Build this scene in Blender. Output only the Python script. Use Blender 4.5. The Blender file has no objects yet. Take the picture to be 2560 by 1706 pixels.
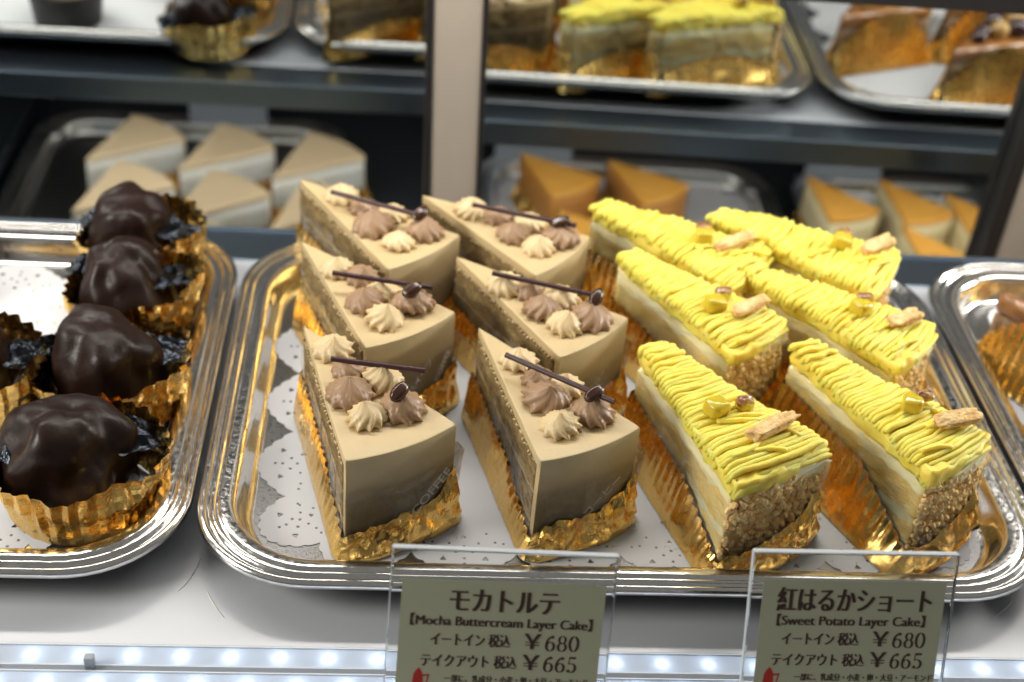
import bpy, bmesh, math, random
from mathutils import Vector, Matrix, noise

# ------------------------------------------------------------------ camera, world, light
CM = 0.01
sc = bpy.context.scene
C = sc.collection

def cam_axes(th, ro, yaw):
    th, ro, yaw = map(math.radians, (th, ro, yaw))
    fw = Vector((0, math.cos(th), -math.sin(th))); up = Vector((0, math.sin(th), math.cos(th))); rt = Vector((1, 0, 0))
    r2 = rt * math.cos(ro) + up * math.sin(ro); u2 = up * math.cos(ro) - rt * math.sin(ro)
    Y = Matrix.Rotation(yaw, 3, 'Z')
    return Y @ r2, Y @ u2, Y @ fw

cd = bpy.data.cameras.new('camera'); cam = bpy.data.objects.new('camera', cd); C.objects.link(cam)
r_, u_, f_ = cam_axes(35.5, 5.5, -6.0)
M = Matrix((r_, u_, -f_)).transposed().to_4x4(); M.translation = Vector((0, 0, 45 * CM))
cam.matrix_world = M
cd.sensor_width = 36; cd.lens = 3467 / 2560 * 36
cd.clip_start = 0.01; cd.clip_end = 20
cd.dof.use_dof = True; cd.dof.focus_distance = 0.60; cd.dof.aperture_fstop = 6.3
sc.camera = cam

w = bpy.data.worlds.new("World"); sc.world = w; w.use_nodes = True
wn = w.node_tree; wb = wn.nodes['Background']
tc = wn.nodes.new('ShaderNodeTexCoord'); sx = wn.nodes.new('ShaderNodeSeparateXYZ'); rp = wn.nodes.new('ShaderNodeValToRGB')
wn.links.new(tc.outputs['Generated'], sx.inputs[0]); mr = wn.nodes.new('ShaderNodeMapRange'); mr.inputs[1].default_value = -1; mr.inputs[2].default_value = 1
wn.links.new(sx.outputs['Z'], mr.inputs[0]); wn.links.new(mr.outputs[0], rp.inputs[0])
e = rp.color_ramp.elements; e[0].position = 0.3; e[0].color = (0.10, 0.10, 0.10, 1); e[1].position = 0.75; e[1].color = (0.34, 0.33, 0.31, 1)
wn.links.new(rp.outputs[0], wb.inputs[0]); wb.inputs[1].default_value = 0.52

def area(name, loc, size, power, col, tilt=(0, 0, 0)):
    l = bpy.data.lights.new(name, 'AREA'); l.shape = 'RECTANGLE'; l.size = size[0] * CM; l.size_y = size[1] * CM; l.energy = power; l.color = col
    o = bpy.data.objects.new(name, l); o.location = Vector(loc) * CM; o.rotation_euler = [math.radians(a) for a in tilt]; C.objects.link(o); return o
area('case_lamp', (8, 70, 35), (120, 3.0), 3.7, (1.0, 0.95, 0.87), (-6, 0, 0))
area('shelf_lamp', (8, 66.0, -2.6), (130, 1.5), 2.0, (1.0, 0.96, 0.90), (-10, 0, 0))
area('side_fill', (-75, 30, 40), (30, 30), 6.0, (1.0, 0.95, 0.85), (0, -62, 22))  # added soft fill from the left, lifts the shaded cut faces
area('side_fill', (88, 76, 26), (6, 24), 4.5, (1.0, 0.95, 0.86), (0, 72, 12))  # added fill from the right, brightens rear faces seen in the mirrors

vs = sc.view_settings; vs.view_transform = 'Standard'; vs.look = 'None'; vs.exposure = 0; vs.gamma = 1
sc.cycles.max_bounces = 10; sc.cycles.transparent_max_bounces = 24; sc.cycles.glossy_bounces = 6; sc.cycles.transmission_bounces = 8
sc.cycles.use_denoising = True; sc.cycles.sample_clamp_indirect = 4; sc.cycles.caustics_reflective = False; sc.cycles.caustics_refractive = False

# ------------------------------------------------------------------ helpers
def N(p, s=1.0): return noise.noise(Vector(p) * s)
def N3(p, s=1.0): return noise.noise_vector(Vector(p) * s)

class MB:
    def __init__(self): self.v = []; self.f = []; self.m = []
    def add(self, vs, fs, mi=0):
        b = len(self.v); self.v += [tuple(v) for v in vs]; self.f += [tuple(b + i for i in f) for f in fs]; self.m += [mi] * len(fs); return self
    def box(self, x0, x1, y0, y1, z0, z1, mi=0):
        vs = [(x, y, z) for z in (z0, z1) for y in (y0, y1) for x in (x0, x1)]
        return self.add(vs, [(0, 2, 3, 1), (4, 5, 7, 6), (0, 1, 5, 4), (2, 6, 7, 3), (0, 4, 6, 2), (1, 3, 7, 5)], mi)
    def grid(self, rows, closed_u=False, closed_v=False, mi=0):
        nr = len(rows); nc = len(rows[0]); vs = [p for r in rows for p in r]; fs = []
        for i in range(nr if closed_v else nr - 1):
            for j in range(nc if closed_u else nc - 1):
                a = i * nc + j; b = i * nc + (j + 1) % nc; c = ((i + 1) % nr) * nc + (j + 1) % nc; d = ((i + 1) % nr) * nc + j
                fs.append((a, b, c, d))
        return self.add(vs, fs, mi)
    def tube(self, pts, rad, n=8, mi=0, caps=True):
        pts = [Vector(p) for p in pts]; rows = []
        up = Vector((0, 0, 1)); 
        for i, p in enumerate(pts):
            t = (pts[min(i + 1, len(pts) - 1)] - pts[max(i - 1, 0)]).normalized()
            a = t.cross(up)
            if a.length < 1e-3: a = Vector((1, 0, 0))
            a.normalize(); b = t.cross(a)
            r = rad[i] if isinstance(rad, (list, tuple)) else rad
            rows.append([p + a * math.cos(k * 2 * math.pi / n) * r + b * math.sin(k * 2 * math.pi / n) * r for k in range(n)])
        self.grid(rows, closed_u=True, mi=mi)
        if caps:
            base = len(self.v) - len(pts) * n
            self.f.append(tuple(base + k for k in range(n))); self.m.append(mi)
            self.f.append(tuple(base + (len(pts) - 1) * n + k for k in reversed(range(n)))); self.m.append(mi)
        return self
    def mesh(self, name, mats, smooth=True, recalc=True):
        me = bpy.data.meshes.new(name); me.from_pydata([(x * CM, y * CM, z * CM) for x, y, z in self.v], [], self.f)
        if not isinstance(mats, (list, tuple)): mats = [mats]
        for m in mats: me.materials.append(m)
        me.polygons.foreach_set('material_index', self.m)
        me.polygons.foreach_set('use_smooth', [smooth] * len(self.f))
        if recalc:
            bm = bmesh.new(); bm.from_mesh(me); bmesh.ops.recalc_face_normals(bm, faces=bm.faces); bm.to_mesh(me); bm.free()
        me.update(); return me
    def build(self, name, mats, parent=None, smooth=True, bevel=0, recalc=True, auto=None):
        me = self.mesh(name, mats, smooth, recalc)
        if auto: me.set_sharp_from_angle(angle=math.radians(auto))
        return link(name, me, parent, bevel)

def link(name, me, parent=None, bevel=0, loc=None, rot=None):
    o = bpy.data.objects.new(name, me); C.objects.link(o)
    if parent: o.parent = parent
    if loc is not None: o.location = Vector(loc) * CM
    if rot is not None: o.rotation_euler = rot
    if bevel:
        b = o.modifiers.new('bevel', 'BEVEL'); b.width = bevel * CM; b.segments = 2; b.limit_method = 'ANGLE'
    return o

def tag(o, label=None, cat=None, group=None, kind=None):
    if label: o['label'] = label
    if cat: o['category'] = cat
    if group: o['group'] = group
    if kind: o['kind'] = kind
    return o

def thing(name, label, cat, loc=(0, 0, 0), rotz=0, group=None):
    o = bpy.data.objects.new(name, None); C.objects.link(o); o.empty_display_size = .02
    o.location = Vector(loc) * CM; o.rotation_euler = (0, 0, math.radians(rotz))
    return tag(o, label, cat, group)

# ------------------------------------------------------------------ materials
MATS = {}
def mat(name, col, rough=.5, metal=0, bump=None, var=None, sss=0, coat=0, spec=None, trans=0, ior=None, emit=None, back=None, stretch=(1, 1, 1), sub_col=None, rvar=None):
    """bump=(scale, strength, distance_mm, detail)  var=(scale, colour2, contrast)"""
    m = bpy.data.materials.new(name); m.use_nodes = True; nt = m.node_tree; b = nt.nodes['Principled BSDF']; L = nt.links.new
    b.inputs['Base Color'].default_value = (*col, 1); b.inputs['Roughness'].default_value = rough; b.inputs['Metallic'].default_value = metal
    if spec is not None: b.inputs['Specular IOR Level'].default_value = spec
    if coat: b.inputs['Coat Weight'].default_value = coat; b.inputs['Coat Roughness'].default_value = .08
    if trans: b.inputs['Transmission Weight'].default_value = trans
    if ior: b.inputs['IOR'].default_value = ior
    if sss: b.inputs['Subsurface Weight'].default_value = sss; b.inputs['Subsurface Radius'].default_value = (1, .6, .3); b.inputs['Subsurface Scale'].default_value = .005
    if emit: b.inputs['Emission Color'].default_value = (*emit[0], 1); b.inputs['Emission Strength'].default_value = emit[1]
    tcn = nt.nodes.new('ShaderNodeTexCoord'); mp = nt.nodes.new('ShaderNodeMapping'); L(tcn.outputs['Object'], mp.inputs[0]); mp.inputs['Scale'].default_value = stretch
    def nz(scale, detail=4, rough_=.55):
        n = nt.nodes.new('ShaderNodeTexNoise'); L(mp.outputs[0], n.inputs['Vector']); n.inputs['Scale'].default_value = scale; n.inputs['Detail'].default_value = detail; n.inputs['Roughness'].default_value = rough_; return n
    if var:
        n = nz(var[0], 5, .65); rp = nt.nodes.new('ShaderNodeValToRGB'); L(n.outputs[0], rp.inputs[0])
        c = var[2]; rp.color_ramp.elements[0].position = .5 - c; rp.color_ramp.elements[1].position = .5 + c
        rp.color_ramp.elements[0].color = (*col, 1); rp.color_ramp.elements[1].color = (*var[1], 1)
        out = rp.outputs[0]
        if back is None: L(out, b.inputs['Base Color'])
        m['colour_out'] = 1
    if rvar:
        n = nz(rvar[0], 5, .6); mr = nt.nodes.new('ShaderNodeMapRange'); L(n.outputs[0], mr.inputs[0]); mr.inputs[1].default_value = .35; mr.inputs[2].default_value = .65; mr.inputs[3].default_value = rvar[1]; mr.inputs[4].default_value = rvar[2]; L(mr.outputs[0], b.inputs['Roughness'])
    if back is not None:
        g = nt.nodes.new('ShaderNodeNewGeometry'); mx = nt.nodes.new('ShaderNodeMix'); mx.data_type = 'RGBA'
        L(g.outputs['Backfacing'], mx.inputs[0]); mx.inputs[6].default_value = (*col, 1); mx.inputs[7].default_value = (*back, 1)
        if var: L(out, mx.inputs[6])
        L(mx.outputs[2], b.inputs['Base Color'])
    if bump:
        prev = None
        for bp in (bump if isinstance(bump[0], (tuple, list)) else [bump]):
            n = nz(bp[0], bp[3] if len(bp) > 3 else 3); bu = nt.nodes.new('ShaderNodeBump'); bu.inputs['Strength'].default_value = bp[1]; bu.inputs['Distance'].default_value = bp[2] * .001
            L(n.outputs[0], bu.inputs['Height'])
            if prev: L(prev.outputs[0], bu.inputs['Normal'])
            prev = bu
        L(prev.outputs[0], b.inputs['Normal'])
    return m

buttercream = mat('buttercream', (.60, .465, .255), .42, bump=((60, .5, 1.0, 4), (900, .2, .15, 2)), var=(45, (.55, .42, .225), .25), sss=.12)
def add_pits(m, scale, thr, depth):
    nt = m.node_tree; L = nt.links.new; b = nt.nodes['Principled BSDF']; prev = b.inputs['Normal'].links[0].from_socket
    tcn = nt.nodes.new('ShaderNodeTexCoord'); vo = nt.nodes.new('ShaderNodeTexVoronoi'); vo.inputs['Scale'].default_value = scale; vo.inputs['Randomness'].default_value = 1; L(tcn.outputs['Object'], vo.inputs['Vector'])
    nz = nt.nodes.new('ShaderNodeTexNoise'); nz.inputs['Scale'].default_value = scale * .35; L(tcn.outputs['Object'], nz.inputs['Vector'])
    mr = nt.nodes.new('ShaderNodeMapRange'); mr.inputs[1].default_value = .5; mr.inputs[2].default_value = .75; mr.inputs[3].default_value = 0; mr.inputs[4].default_value = thr; L(nz.outputs[0], mr.inputs[0])
    su = nt.nodes.new('ShaderNodeMath'); su.operation = 'LESS_THAN'; L(vo.outputs['Distance'], su.inputs[0]); L(mr.outputs[0], su.inputs[1])
    inv = nt.nodes.new('ShaderNodeMath'); inv.operation = 'SUBTRACT'; inv.inputs[0].default_value = 1; L(su.outputs[0], inv.inputs[1])
    bu = nt.nodes.new('ShaderNodeBump'); bu.inputs['Strength'].default_value = 1; bu.inputs['Distance'].default_value = depth; L(inv.outputs[0], bu.inputs['Height']); L(prev, bu.inputs['Normal']); L(bu.outputs[0], b.inputs['Normal'])
add_pits(buttercream, 260, .38, .0007)
mocha_sponge = mat('mocha_sponge', (.12, .072, .024), .85, bump=((420, .9, 1.2, 5), (120, .5, 1.0, 3)), var=(160, (.36, .25, .10), .2), stretch=(1, 1, 1.5))
mocha_cream = mat('mocha_layer_cream', (.48, .35, .17), .6, bump=(220, .6, 1, 4), var=(120, (.36, .26, .12), .2))
cream_pale = mat('piped_coffee_cream', (.68, .53, .30), .38, bump=(500, .2, .25, 3), sss=.15)
cream_mocha = mat('piped_mocha_cream', (.34, .215, .125), .38, bump=(500, .25, .25, 3), sss=.12)
choc_stick = mat('dark_chocolate_stick', (.045, .016, .018), .33, bump=(700, .25, .2, 4))
choc_bean = mat('chocolate_bean', (.05, .019, .010), .26, coat=.2)
choc_glaze = mat('chocolate_glaze', (.016, .007, .005), .36, bump=((110, .5, 1.0, 4), (700, .35, .2, 4)), spec=.26, rvar=(90, .30, .50))
yellow_paste = mat('sweet_potato_paste', (.96, .80, .16), .5, bump=((300, .5, .6, 5), (1200, .5, .2, 3)), var=(90, (.94, .67, .075), .2), sss=.7)
yellow_sponge = mat('vanilla_sponge', (.88, .56, .13), .9, bump=((500, 1, 1.1, 5), (150, .5, .9, 3)), var=(110, (.93, .76, .34), .22), sss=.25, stretch=(.5, .5, 2.2))
white_cream = mat('whipped_cream', (.92, .88, .62), .5, bump=(160, .6, 1, 4), var=(110, (.92, .76, .34), .25), sss=.3, stretch=(.5, .5, 1.8))
crumb_mat = mat('cake_crumb', (.90, .55, .20), .9, var=(230, (1.0, .80, .40), .2), bump=(900, .7, .5, 4))
skin_mat = mat('potato_skin', (.16, .035, .03), .15, coat=.5, var=(160, (.55, .34, .06), .12))
cube_mat = mat('candied_potato', (.78, .62, .05), .10, trans=.25, ior=1.42, sss=.35, coat=.5, bump=(260, .3, .5, 3))
cookie_mat = mat('cookie', (.90, .68, .34), .85, bump=((600, 1, 1.0, 4), (180, .8, 1.2, 3)), var=(200, (.66, .38, .13), .16))
gold = mat('gold_foil', (.80, .52, .16), .22, 1, bump=((120, .08, .3, 2),), rvar=(140, .18, .32), back=(.76, .49, .14))
gold_deep = mat('amber_foil', (.80, .36, .045), .22, 1, bump=((110, .5, 1.0, 2), (500, .25, .35, 2)), rvar=(90, .15, .38), back=(.85, .46, .08))
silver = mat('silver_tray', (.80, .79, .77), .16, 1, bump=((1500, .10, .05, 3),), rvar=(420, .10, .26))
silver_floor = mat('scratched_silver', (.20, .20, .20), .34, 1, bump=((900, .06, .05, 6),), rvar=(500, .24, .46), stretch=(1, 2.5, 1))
paper = mat('doily_paper', (.80, .80, .82), .75, bump=(500, .2, .2, 4))
shelf_white = mat('shelf_laminate', (.52, .545, .59), .28, bump=(900, .06, .05, 3))
steel = mat('brushed_steel', (.22, .27, .33), .30, 1, bump=(500, .25, .2, 5), stretch=(.04, 1, 1))
dark_metal = mat('dark_metal', (.025, .028, .032), .5, .3)
black = mat('black_rubber', (.008, .008, .009), .5)
pillar_mat = mat('cream_pillar', (.42, .37, .32), .5, bump=(60, .1, .3, 2), var=(14, (.38, .33, .28), .3))
white_plastic = mat('white_plastic', (.66, .70, .76), .4)
def halo_material():  # for the added sheet that gives the LEDs their glow
    m = bpy.data.materials.new('led_halo_sheet'); m.use_nodes = True; nt = m.node_tree; b = nt.nodes['Principled BSDF']; nt.nodes.remove(b)
    t = nt.nodes.new('ShaderNodeBsdfTranslucent'); t.inputs[0].default_value = (.9, .93, .97, 1); d = nt.nodes.new('ShaderNodeBsdfDiffuse'); d.inputs[0].default_value = (.72, .77, .84, 1)
    mx = nt.nodes.new('ShaderNodeMixShader'); mx.inputs[0].default_value = .35; nt.links.new(t.outputs[0], mx.inputs[1]); nt.links.new(d.outputs[0], mx.inputs[2]); nt.links.new(mx.outputs[0], nt.nodes['Material Output'].inputs[0]); return m
halo_mat = halo_material()
led_mat = mat('led_chip', (1, 1, 1), .3, emit=((.78, .89, 1), 105))
card_mat = mat('card_paper', (.42, .43, .31), .6)
ink = mat('brown_ink', (.05, .022, .016), .6)
red_ink = mat('red_ink', (.42, .02, .015), .6)
green_ink = mat('green_ink', (.02, .20, .08), .6)
film_ink = mat('white_ink', (.75, .74, .70), .5)
caramel = mat('caramel_pastry', (.20, .075, .02), .3, bump=(300, .5, .8, 4), var=(70, (.42, .18, .045), .14), coat=.3)
caramel_side = mat('baked_side', (.28, .15, .07), .7, bump=(500, .8, .8, 4), var=(160, (.48, .33, .18), .2))
chestnut_dark = mat('glazed_chestnut', (.03, .008, .012), .08, coat=.8)
chestnut_pale = mat('glazed_fruit', (.50, .30, .10), .08, coat=.8)
cheese_top = mat('browned_cheesecake', (.72, .32, .04), .5, var=(60, (.76, .40, .08), .25))
cheese_side = mat('cheesecake_side', (.78, .66, .38), .6, bump=(300, .4, .6, 3))
caramel_orange = mat('caramel_orange_side', (.48, .20, .035), .5, bump=(200, .4, .8, 3))
beige_top = mat('beige_cream', (.76, .58, .36), .5)
pale_side = mat('pale_cream_side', (.72, .71, .68), .55, bump=(200, .4, .8, 3), var=(60, (.66, .62, .5), .2))
grey_card = mat('grey_card_back', (.30, .33, .37), .4)
louvre_mat = mat('dark_louvre', (.035, .035, .04), .5)

def film_material():
    m = bpy.data.materials.new('clear_film'); m.use_nodes = True; nt = m.node_tree; L = nt.links.new
    for n in list(nt.nodes):
        if n.type != 'OUTPUT_MATERIAL': nt.nodes.remove(n)
    out = [n for n in nt.nodes if n.type == 'OUTPUT_MATERIAL'][0]
    t = nt.nodes.new('ShaderNodeBsdfTransparent'); g = nt.nodes.new('ShaderNodeBsdfGlossy'); g.inputs['Roughness'].default_value = .07; g.inputs['Color'].default_value = (1, 1, 1, 1)
    t.inputs[0].default_value = (.995, .995, .99, 1)
    mx = nt.nodes.new('ShaderNodeMixShader'); df = nt.nodes.new('ShaderNodeBsdfDiffuse'); df.inputs[0].default_value = (.9, .9, .88, 1); m0 = nt.nodes.new('ShaderNodeMixShader'); f = nt.nodes.new('ShaderNodeFresnel'); f.inputs[0].default_value = 1.5
    ad = nt.nodes.new('ShaderNodeMath'); ad.operation = 'MULTIPLY_ADD'; ad.inputs[1].default_value = .6; ad.inputs[2].default_value = .0
    tcn = nt.nodes.new('ShaderNodeTexCoord'); n1 = nt.nodes.new('ShaderNodeTexNoise'); n1.inputs['Scale'].default_value = 55; n1.inputs['Detail'].default_value = 2; n1.inputs['Distortion'].default_value = 1.2
    L(tcn.outputs['Object'], n1.inputs['Vector']); bu = nt.nodes.new('ShaderNodeBump'); bu.inputs['Strength'].default_value = .8; bu.inputs['Distance'].default_value = .003; L(n1.outputs[0], bu.inputs['Height'])
    L(bu.outputs[0], g.inputs['Normal']); L(bu.outputs[0], f.inputs['Normal'])
    L(f.outputs[0], ad.inputs[0]); L(ad.outputs[0], mx.inputs[0]); n2 = nt.nodes.new('ShaderNodeTexNoise'); n2.inputs['Scale'].default_value = 90; n2.inputs['Detail'].default_value = 3; n2.inputs['Distortion'].default_value = 2; L(tcn.outputs['Object'], n2.inputs['Vector']); mr = nt.nodes.new('ShaderNodeMapRange'); mr.inputs[1].default_value = .48; mr.inputs[2].default_value = .70; mr.inputs[3].default_value = .0; mr.inputs[4].default_value = .10; L(n2.outputs[0], mr.inputs[0]); L(mr.outputs[0], m0.inputs[0]); L(t.outputs[0], m0.inputs[1]); L(df.outputs[0], m0.inputs[2]); L(m0.outputs[0], mx.inputs[1]); L(g.outputs[0], mx.inputs[2]); L(mx.outputs[0], out.inputs[0])
    return m
film = film_material()

def acrylic_material():
    m = bpy.data.materials.new('clear_acrylic'); m.use_nodes = True; b = m.node_tree.nodes['Principled BSDF']
    b.inputs['Base Color'].default_value = (.96, .98, .98, 1); b.inputs['Roughness'].default_value = .03; b.inputs['Transmission Weight'].default_value = 1; b.inputs['IOR'].default_value = 1.49
    return m
acrylic = acrylic_material()
edge_mat = mat('cut_acrylic_edge', (.80, .86, .92), .35, trans=.35, ior=1.49)

def mirror_material():
    m = bpy.data.materials.new('mirror_glass'); m.use_nodes = True; b = m.node_tree.nodes['Principled BSDF']
    b.inputs['Base Color'].default_value = (.60, .64, .65, 1); b.inputs['Roughness'].default_value = 0; b.inputs['Metallic'].default_value = 1
    return m
mirror_mat = mirror_material()

# ------------------------------------------------------------------ the case
def struct(name, mb, mats, bevel=0, **k): return tag(mb.build(name, mats, None, smooth=False, bevel=bevel, **k), kind='structure')
struct('display_shelf', MB().box(-90, 110, 40.13, 69.9, -1.6, 0), shelf_white, bevel=.03)
struct('shelf_back_trim', MB().box(-90, 110, 69.9, 73.2, -1.7, .05), steel, bevel=.15)
struct('shelf_back_lip', MB().box(-90, 110, 73.2, 73.45, -1.7, .22), steel, bevel=.08)
struct('front_ledge', MB().box(-90, 110, 28, 40.12, -2.2, -.45), white_plastic, bevel=.05)
struct('lower_shelf', MB().box(-90, 110, 20, 88, -21.6, -20), dark_metal)
struct('case_back_wall', MB().box(-90, 110, 88, 89, -21.6, 45), dark_metal)
struct('case_front_wall', MB().box(-90, 110, 26.0, 27, -21.6, -2.3), louvre_mat)

def led_rail(y, x0, x1, ph, label):
    t = thing('led_strip', label, 'light strip', (0, y, -.45), group='white led strips under the price signs')
    b = MB(); b.box(x0, x1, -.55, .55, 0, .12); b.build('strip_base', white_plastic, t, smooth=False, bevel=.03)
    me = MB(); rows = []
    for i in range(4):
        a = i / 3 * math.pi / 2 * .98; rows.append([(.23 * math.cos(a) * math.cos(k * math.pi / 5), .23 * math.cos(a) * math.sin(k * math.pi / 5), .10 * math.sin(a)) for k in range(10)])
    me.grid(rows, closed_u=True); md = me.mesh('led', led_mat)
    x = x0 + ph
    while x < x1 - .3:
        link('led', md, t, loc=(x, 0, .125)); x += 2.02
    MB().box(x0, x1, -.5, .5, .36, .40).build('halo_sheet', halo_mat, t, smooth=False)  # added sheet, spreads each LED into a halo like lens bloom
    for q in (-.54, .54): MB().box(x0, x1, q - .03, q + .03, .12, .46).build('channel_wall', white_plastic, t, smooth=False)
    return t
led_rail(39.55, -20.2, 40, 1.8, 'rear strip of round white lamps directly below the silver trays')
led_rail(38.15, -20.2, 40, 2.6, 'front strip of round white lamps nearest the bottom of the picture')
for i, x in enumerate((-11.9, 21.9)):
    t = tag(MB().box(x - .2, x + .2, 38.85, 39.2, -.45, .5).build('strip_clip', grey_card, None, smooth=False, bevel=.05), ('small grey clip on the light strip left of both price signs', 'small grey clip on the light strip between and below the trays at right')[i], 'clip', 'grey clips of the light strips')
tag(MB().box(-26, -16.0, 37, 40.05, -.45, -.1).build('white_cover', white_plastic, None, smooth=False, bevel=.05), 'white cover plate at the left end of the light strips', 'cover')

# curved hair-like scratches on the laminate
def scratch(pts, label):
    b = MB(); b.tube([(x, y, .012) for x, y in pts], [.012 + .018 * math.sin(math.pi * i / (len(pts) - 1)) for i in range(len(pts))], 5)
    tag(b.build('stray_fibre', film_ink), label, 'fibre')
def arc(cx, cy, r, a0, a1, n=9): return [(cx + r * math.cos(math.radians(a0 + (a1 - a0) * i / n)), cy + r * math.sin(math.radians(a0 + (a1 - a0) * i / n))) for i in range(n + 1)]
scratch([(-8.25, 45.2), (-8.35, 44.6), (-8.5, 44.1), (-8.7, 43.6), (-8.95, 43.2)], 'thin white fibre on the shelf between the two left tray corners')
scratch([(-7.7, 43.2), (-7.55, 42.85), (-7.3, 42.4), (-6.8, 41.7)], 'short white fibre near the shelf edge left of the first price sign')
scratch([(28.9, 43.9), (28.7, 43.5), (28.4, 43.2), (27.9, 42.8), (27.4, 42.4)], 'thin white fibre on the shelf right of the second price sign')

# mirrors, post
def mirror(x0, x1, y, rz, label):
    t = thing('mirror_panel', label, 'mirror', ((x0 + x1) / 2, y, -19.9), rz, 'sliding mirror panels at the back of the case')
    h = (x1 - x0) / 2
    MB().box(-h, h, 0, .4, 0, 33.5).build('mirror_glass', mirror_mat, t, smooth=False)
    MB().box(-h, h, -.15, .55, 33.5, 36.5).build('top_rail', black, t, smooth=False, bevel=.05)
    return t
mirror(-75, 2.2, 83.4, 0, 'mirror panel left of the cream post, reflecting chocolate domes')
mirror(4.9, 40.2, 81.1, -.9, 'mirror panel right of the cream post, reflecting yellow cakes')
mirror(43.2, 90, 81.2, 0, 'mirror panel at the right edge beyond the slanted post')
def post(x0, x1, y, bl, br, lean, label):
    t = thing('cream_post', label, 'post', ((x0 + x1) / 2, y, -19.9), 0, 'cream posts with black edges between the mirrors')
    h = (x1 - x0) / 2
    MB().box(-h + bl, h - br, 0, 2.6, 0, 60).build('post_face', pillar_mat, t, smooth=False, bevel=.08)
    MB().box(-h, -h + bl, -.12, 2.6, 0, 60).build('edge_seal', black, t, smooth=False, bevel=.05)
    MB().box(h - br, h, -.12, 2.6, 0, 60).build('edge_seal', black, t, smooth=False, bevel=.05)
    t.rotation_euler = (0, math.radians(lean), 0)
post(2.15, 5.95, 80.4, .42, .34, -1.5, 'cream post with black edges standing behind the mocha cakes')
post(40.3, 44.4, 79.6, 1.0, .5, 0, 'cream post with broad black edge at the right of the picture')

# ------------------------------------------------------------------ trays
def rrect(x0, x1, y0, y1, r, n=10, per=8):
    pts = []
    for cx, cy, a0 in ((x1 - r, y1 - r, 0), (x0 + r, y1 - r, 90), (x0 + r, y0 + r, 180), (x1 - r, y0 + r, 270)):
        for i in range(n + 1):
            a = math.radians(a0 + 90 * i / n); pts.append(Vector((cx + r * math.cos(a), cy + r * math.sin(a), 0)))
        nx = [(x1 - r, y1 - r), (x0 + r, y1 - r), (x0 + r, y0 + r), (x1 - r, y0 + r)]
    out = []
    for i, p in enumerate(pts):
        q = pts[(i + 1) % len(pts)]; out.append(p)
        if (q - p).length > r * .5:
            for k in range(1, per): out.append(p.lerp(q, k / per))
    return out
PROF = [(2.6, .12), (1.9, .05), (1.3, 1.0), (.5, 1.42), (.12, 1.5), (0, 1.66), (.05, 1.86), (.2, 1.98), (.36, 1.92), (.44, 1.78), (.50, 1.76), (.58, 1.90), (.68, 1.96), (.78, 1.90), (.84, 1.79), (.90, 1.79), (.97, 1.89), (1.08, 1.92), (1.45, 1.86), (1.62, 1.78), (1.72, 1.62), (1.86, 1.15), (2.02, .62), (2.2, .44), (2.4, .40)]
def tray(x0, x1, y0, y1, z, label, r=5.2):
    t = thing('silver_tray', label, 'tray', ((x0 + x1) / 2, (y0 + y1) / 2, z), 0, 'silver serving trays with ridged rims')
    X = (x1 - x0) / 2; Y = (y1 - y0) / 2; rows = []
    for d, h in PROF:
        rr = rrect(-X + d, X - d, -Y + d, Y - d, max(r - d * .75, 1), 12, 10)
        rows.append([(p.x, p.y, h) for p in rr])
    b = MB(); b.grid(rows, closed_u=True); b.build('rim', silver, t)
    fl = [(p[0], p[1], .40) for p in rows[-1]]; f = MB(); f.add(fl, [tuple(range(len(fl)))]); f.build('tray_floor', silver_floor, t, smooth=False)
    return t
tray(-8.55, 30.75, 41.9, 69.8, 0, 'large silver tray holding the coffee and yellow cake slices')
tray(-48.2, -8.75, 42.2, 70.3, 0, 'silver tray at the left holding the chocolate domes')
tray(31.0, 70.4, 42.2, 70.2, 0, 'silver tray at the right holding the caramel slices')
tray(-34.5, -4.5, 43, 81, -20, 'lower silver tray under pale beige wedges, seen in the left mirror')
tray(6.0, 34.5, 43, 71.5, -20, 'lower silver tray under caramel wedges beside the cream post, seen in mirror')
tray(36.2, 66.0, 43, 71.5, -20, 'lower silver tray under cheesecake wedges, seen in the right mirror')

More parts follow.
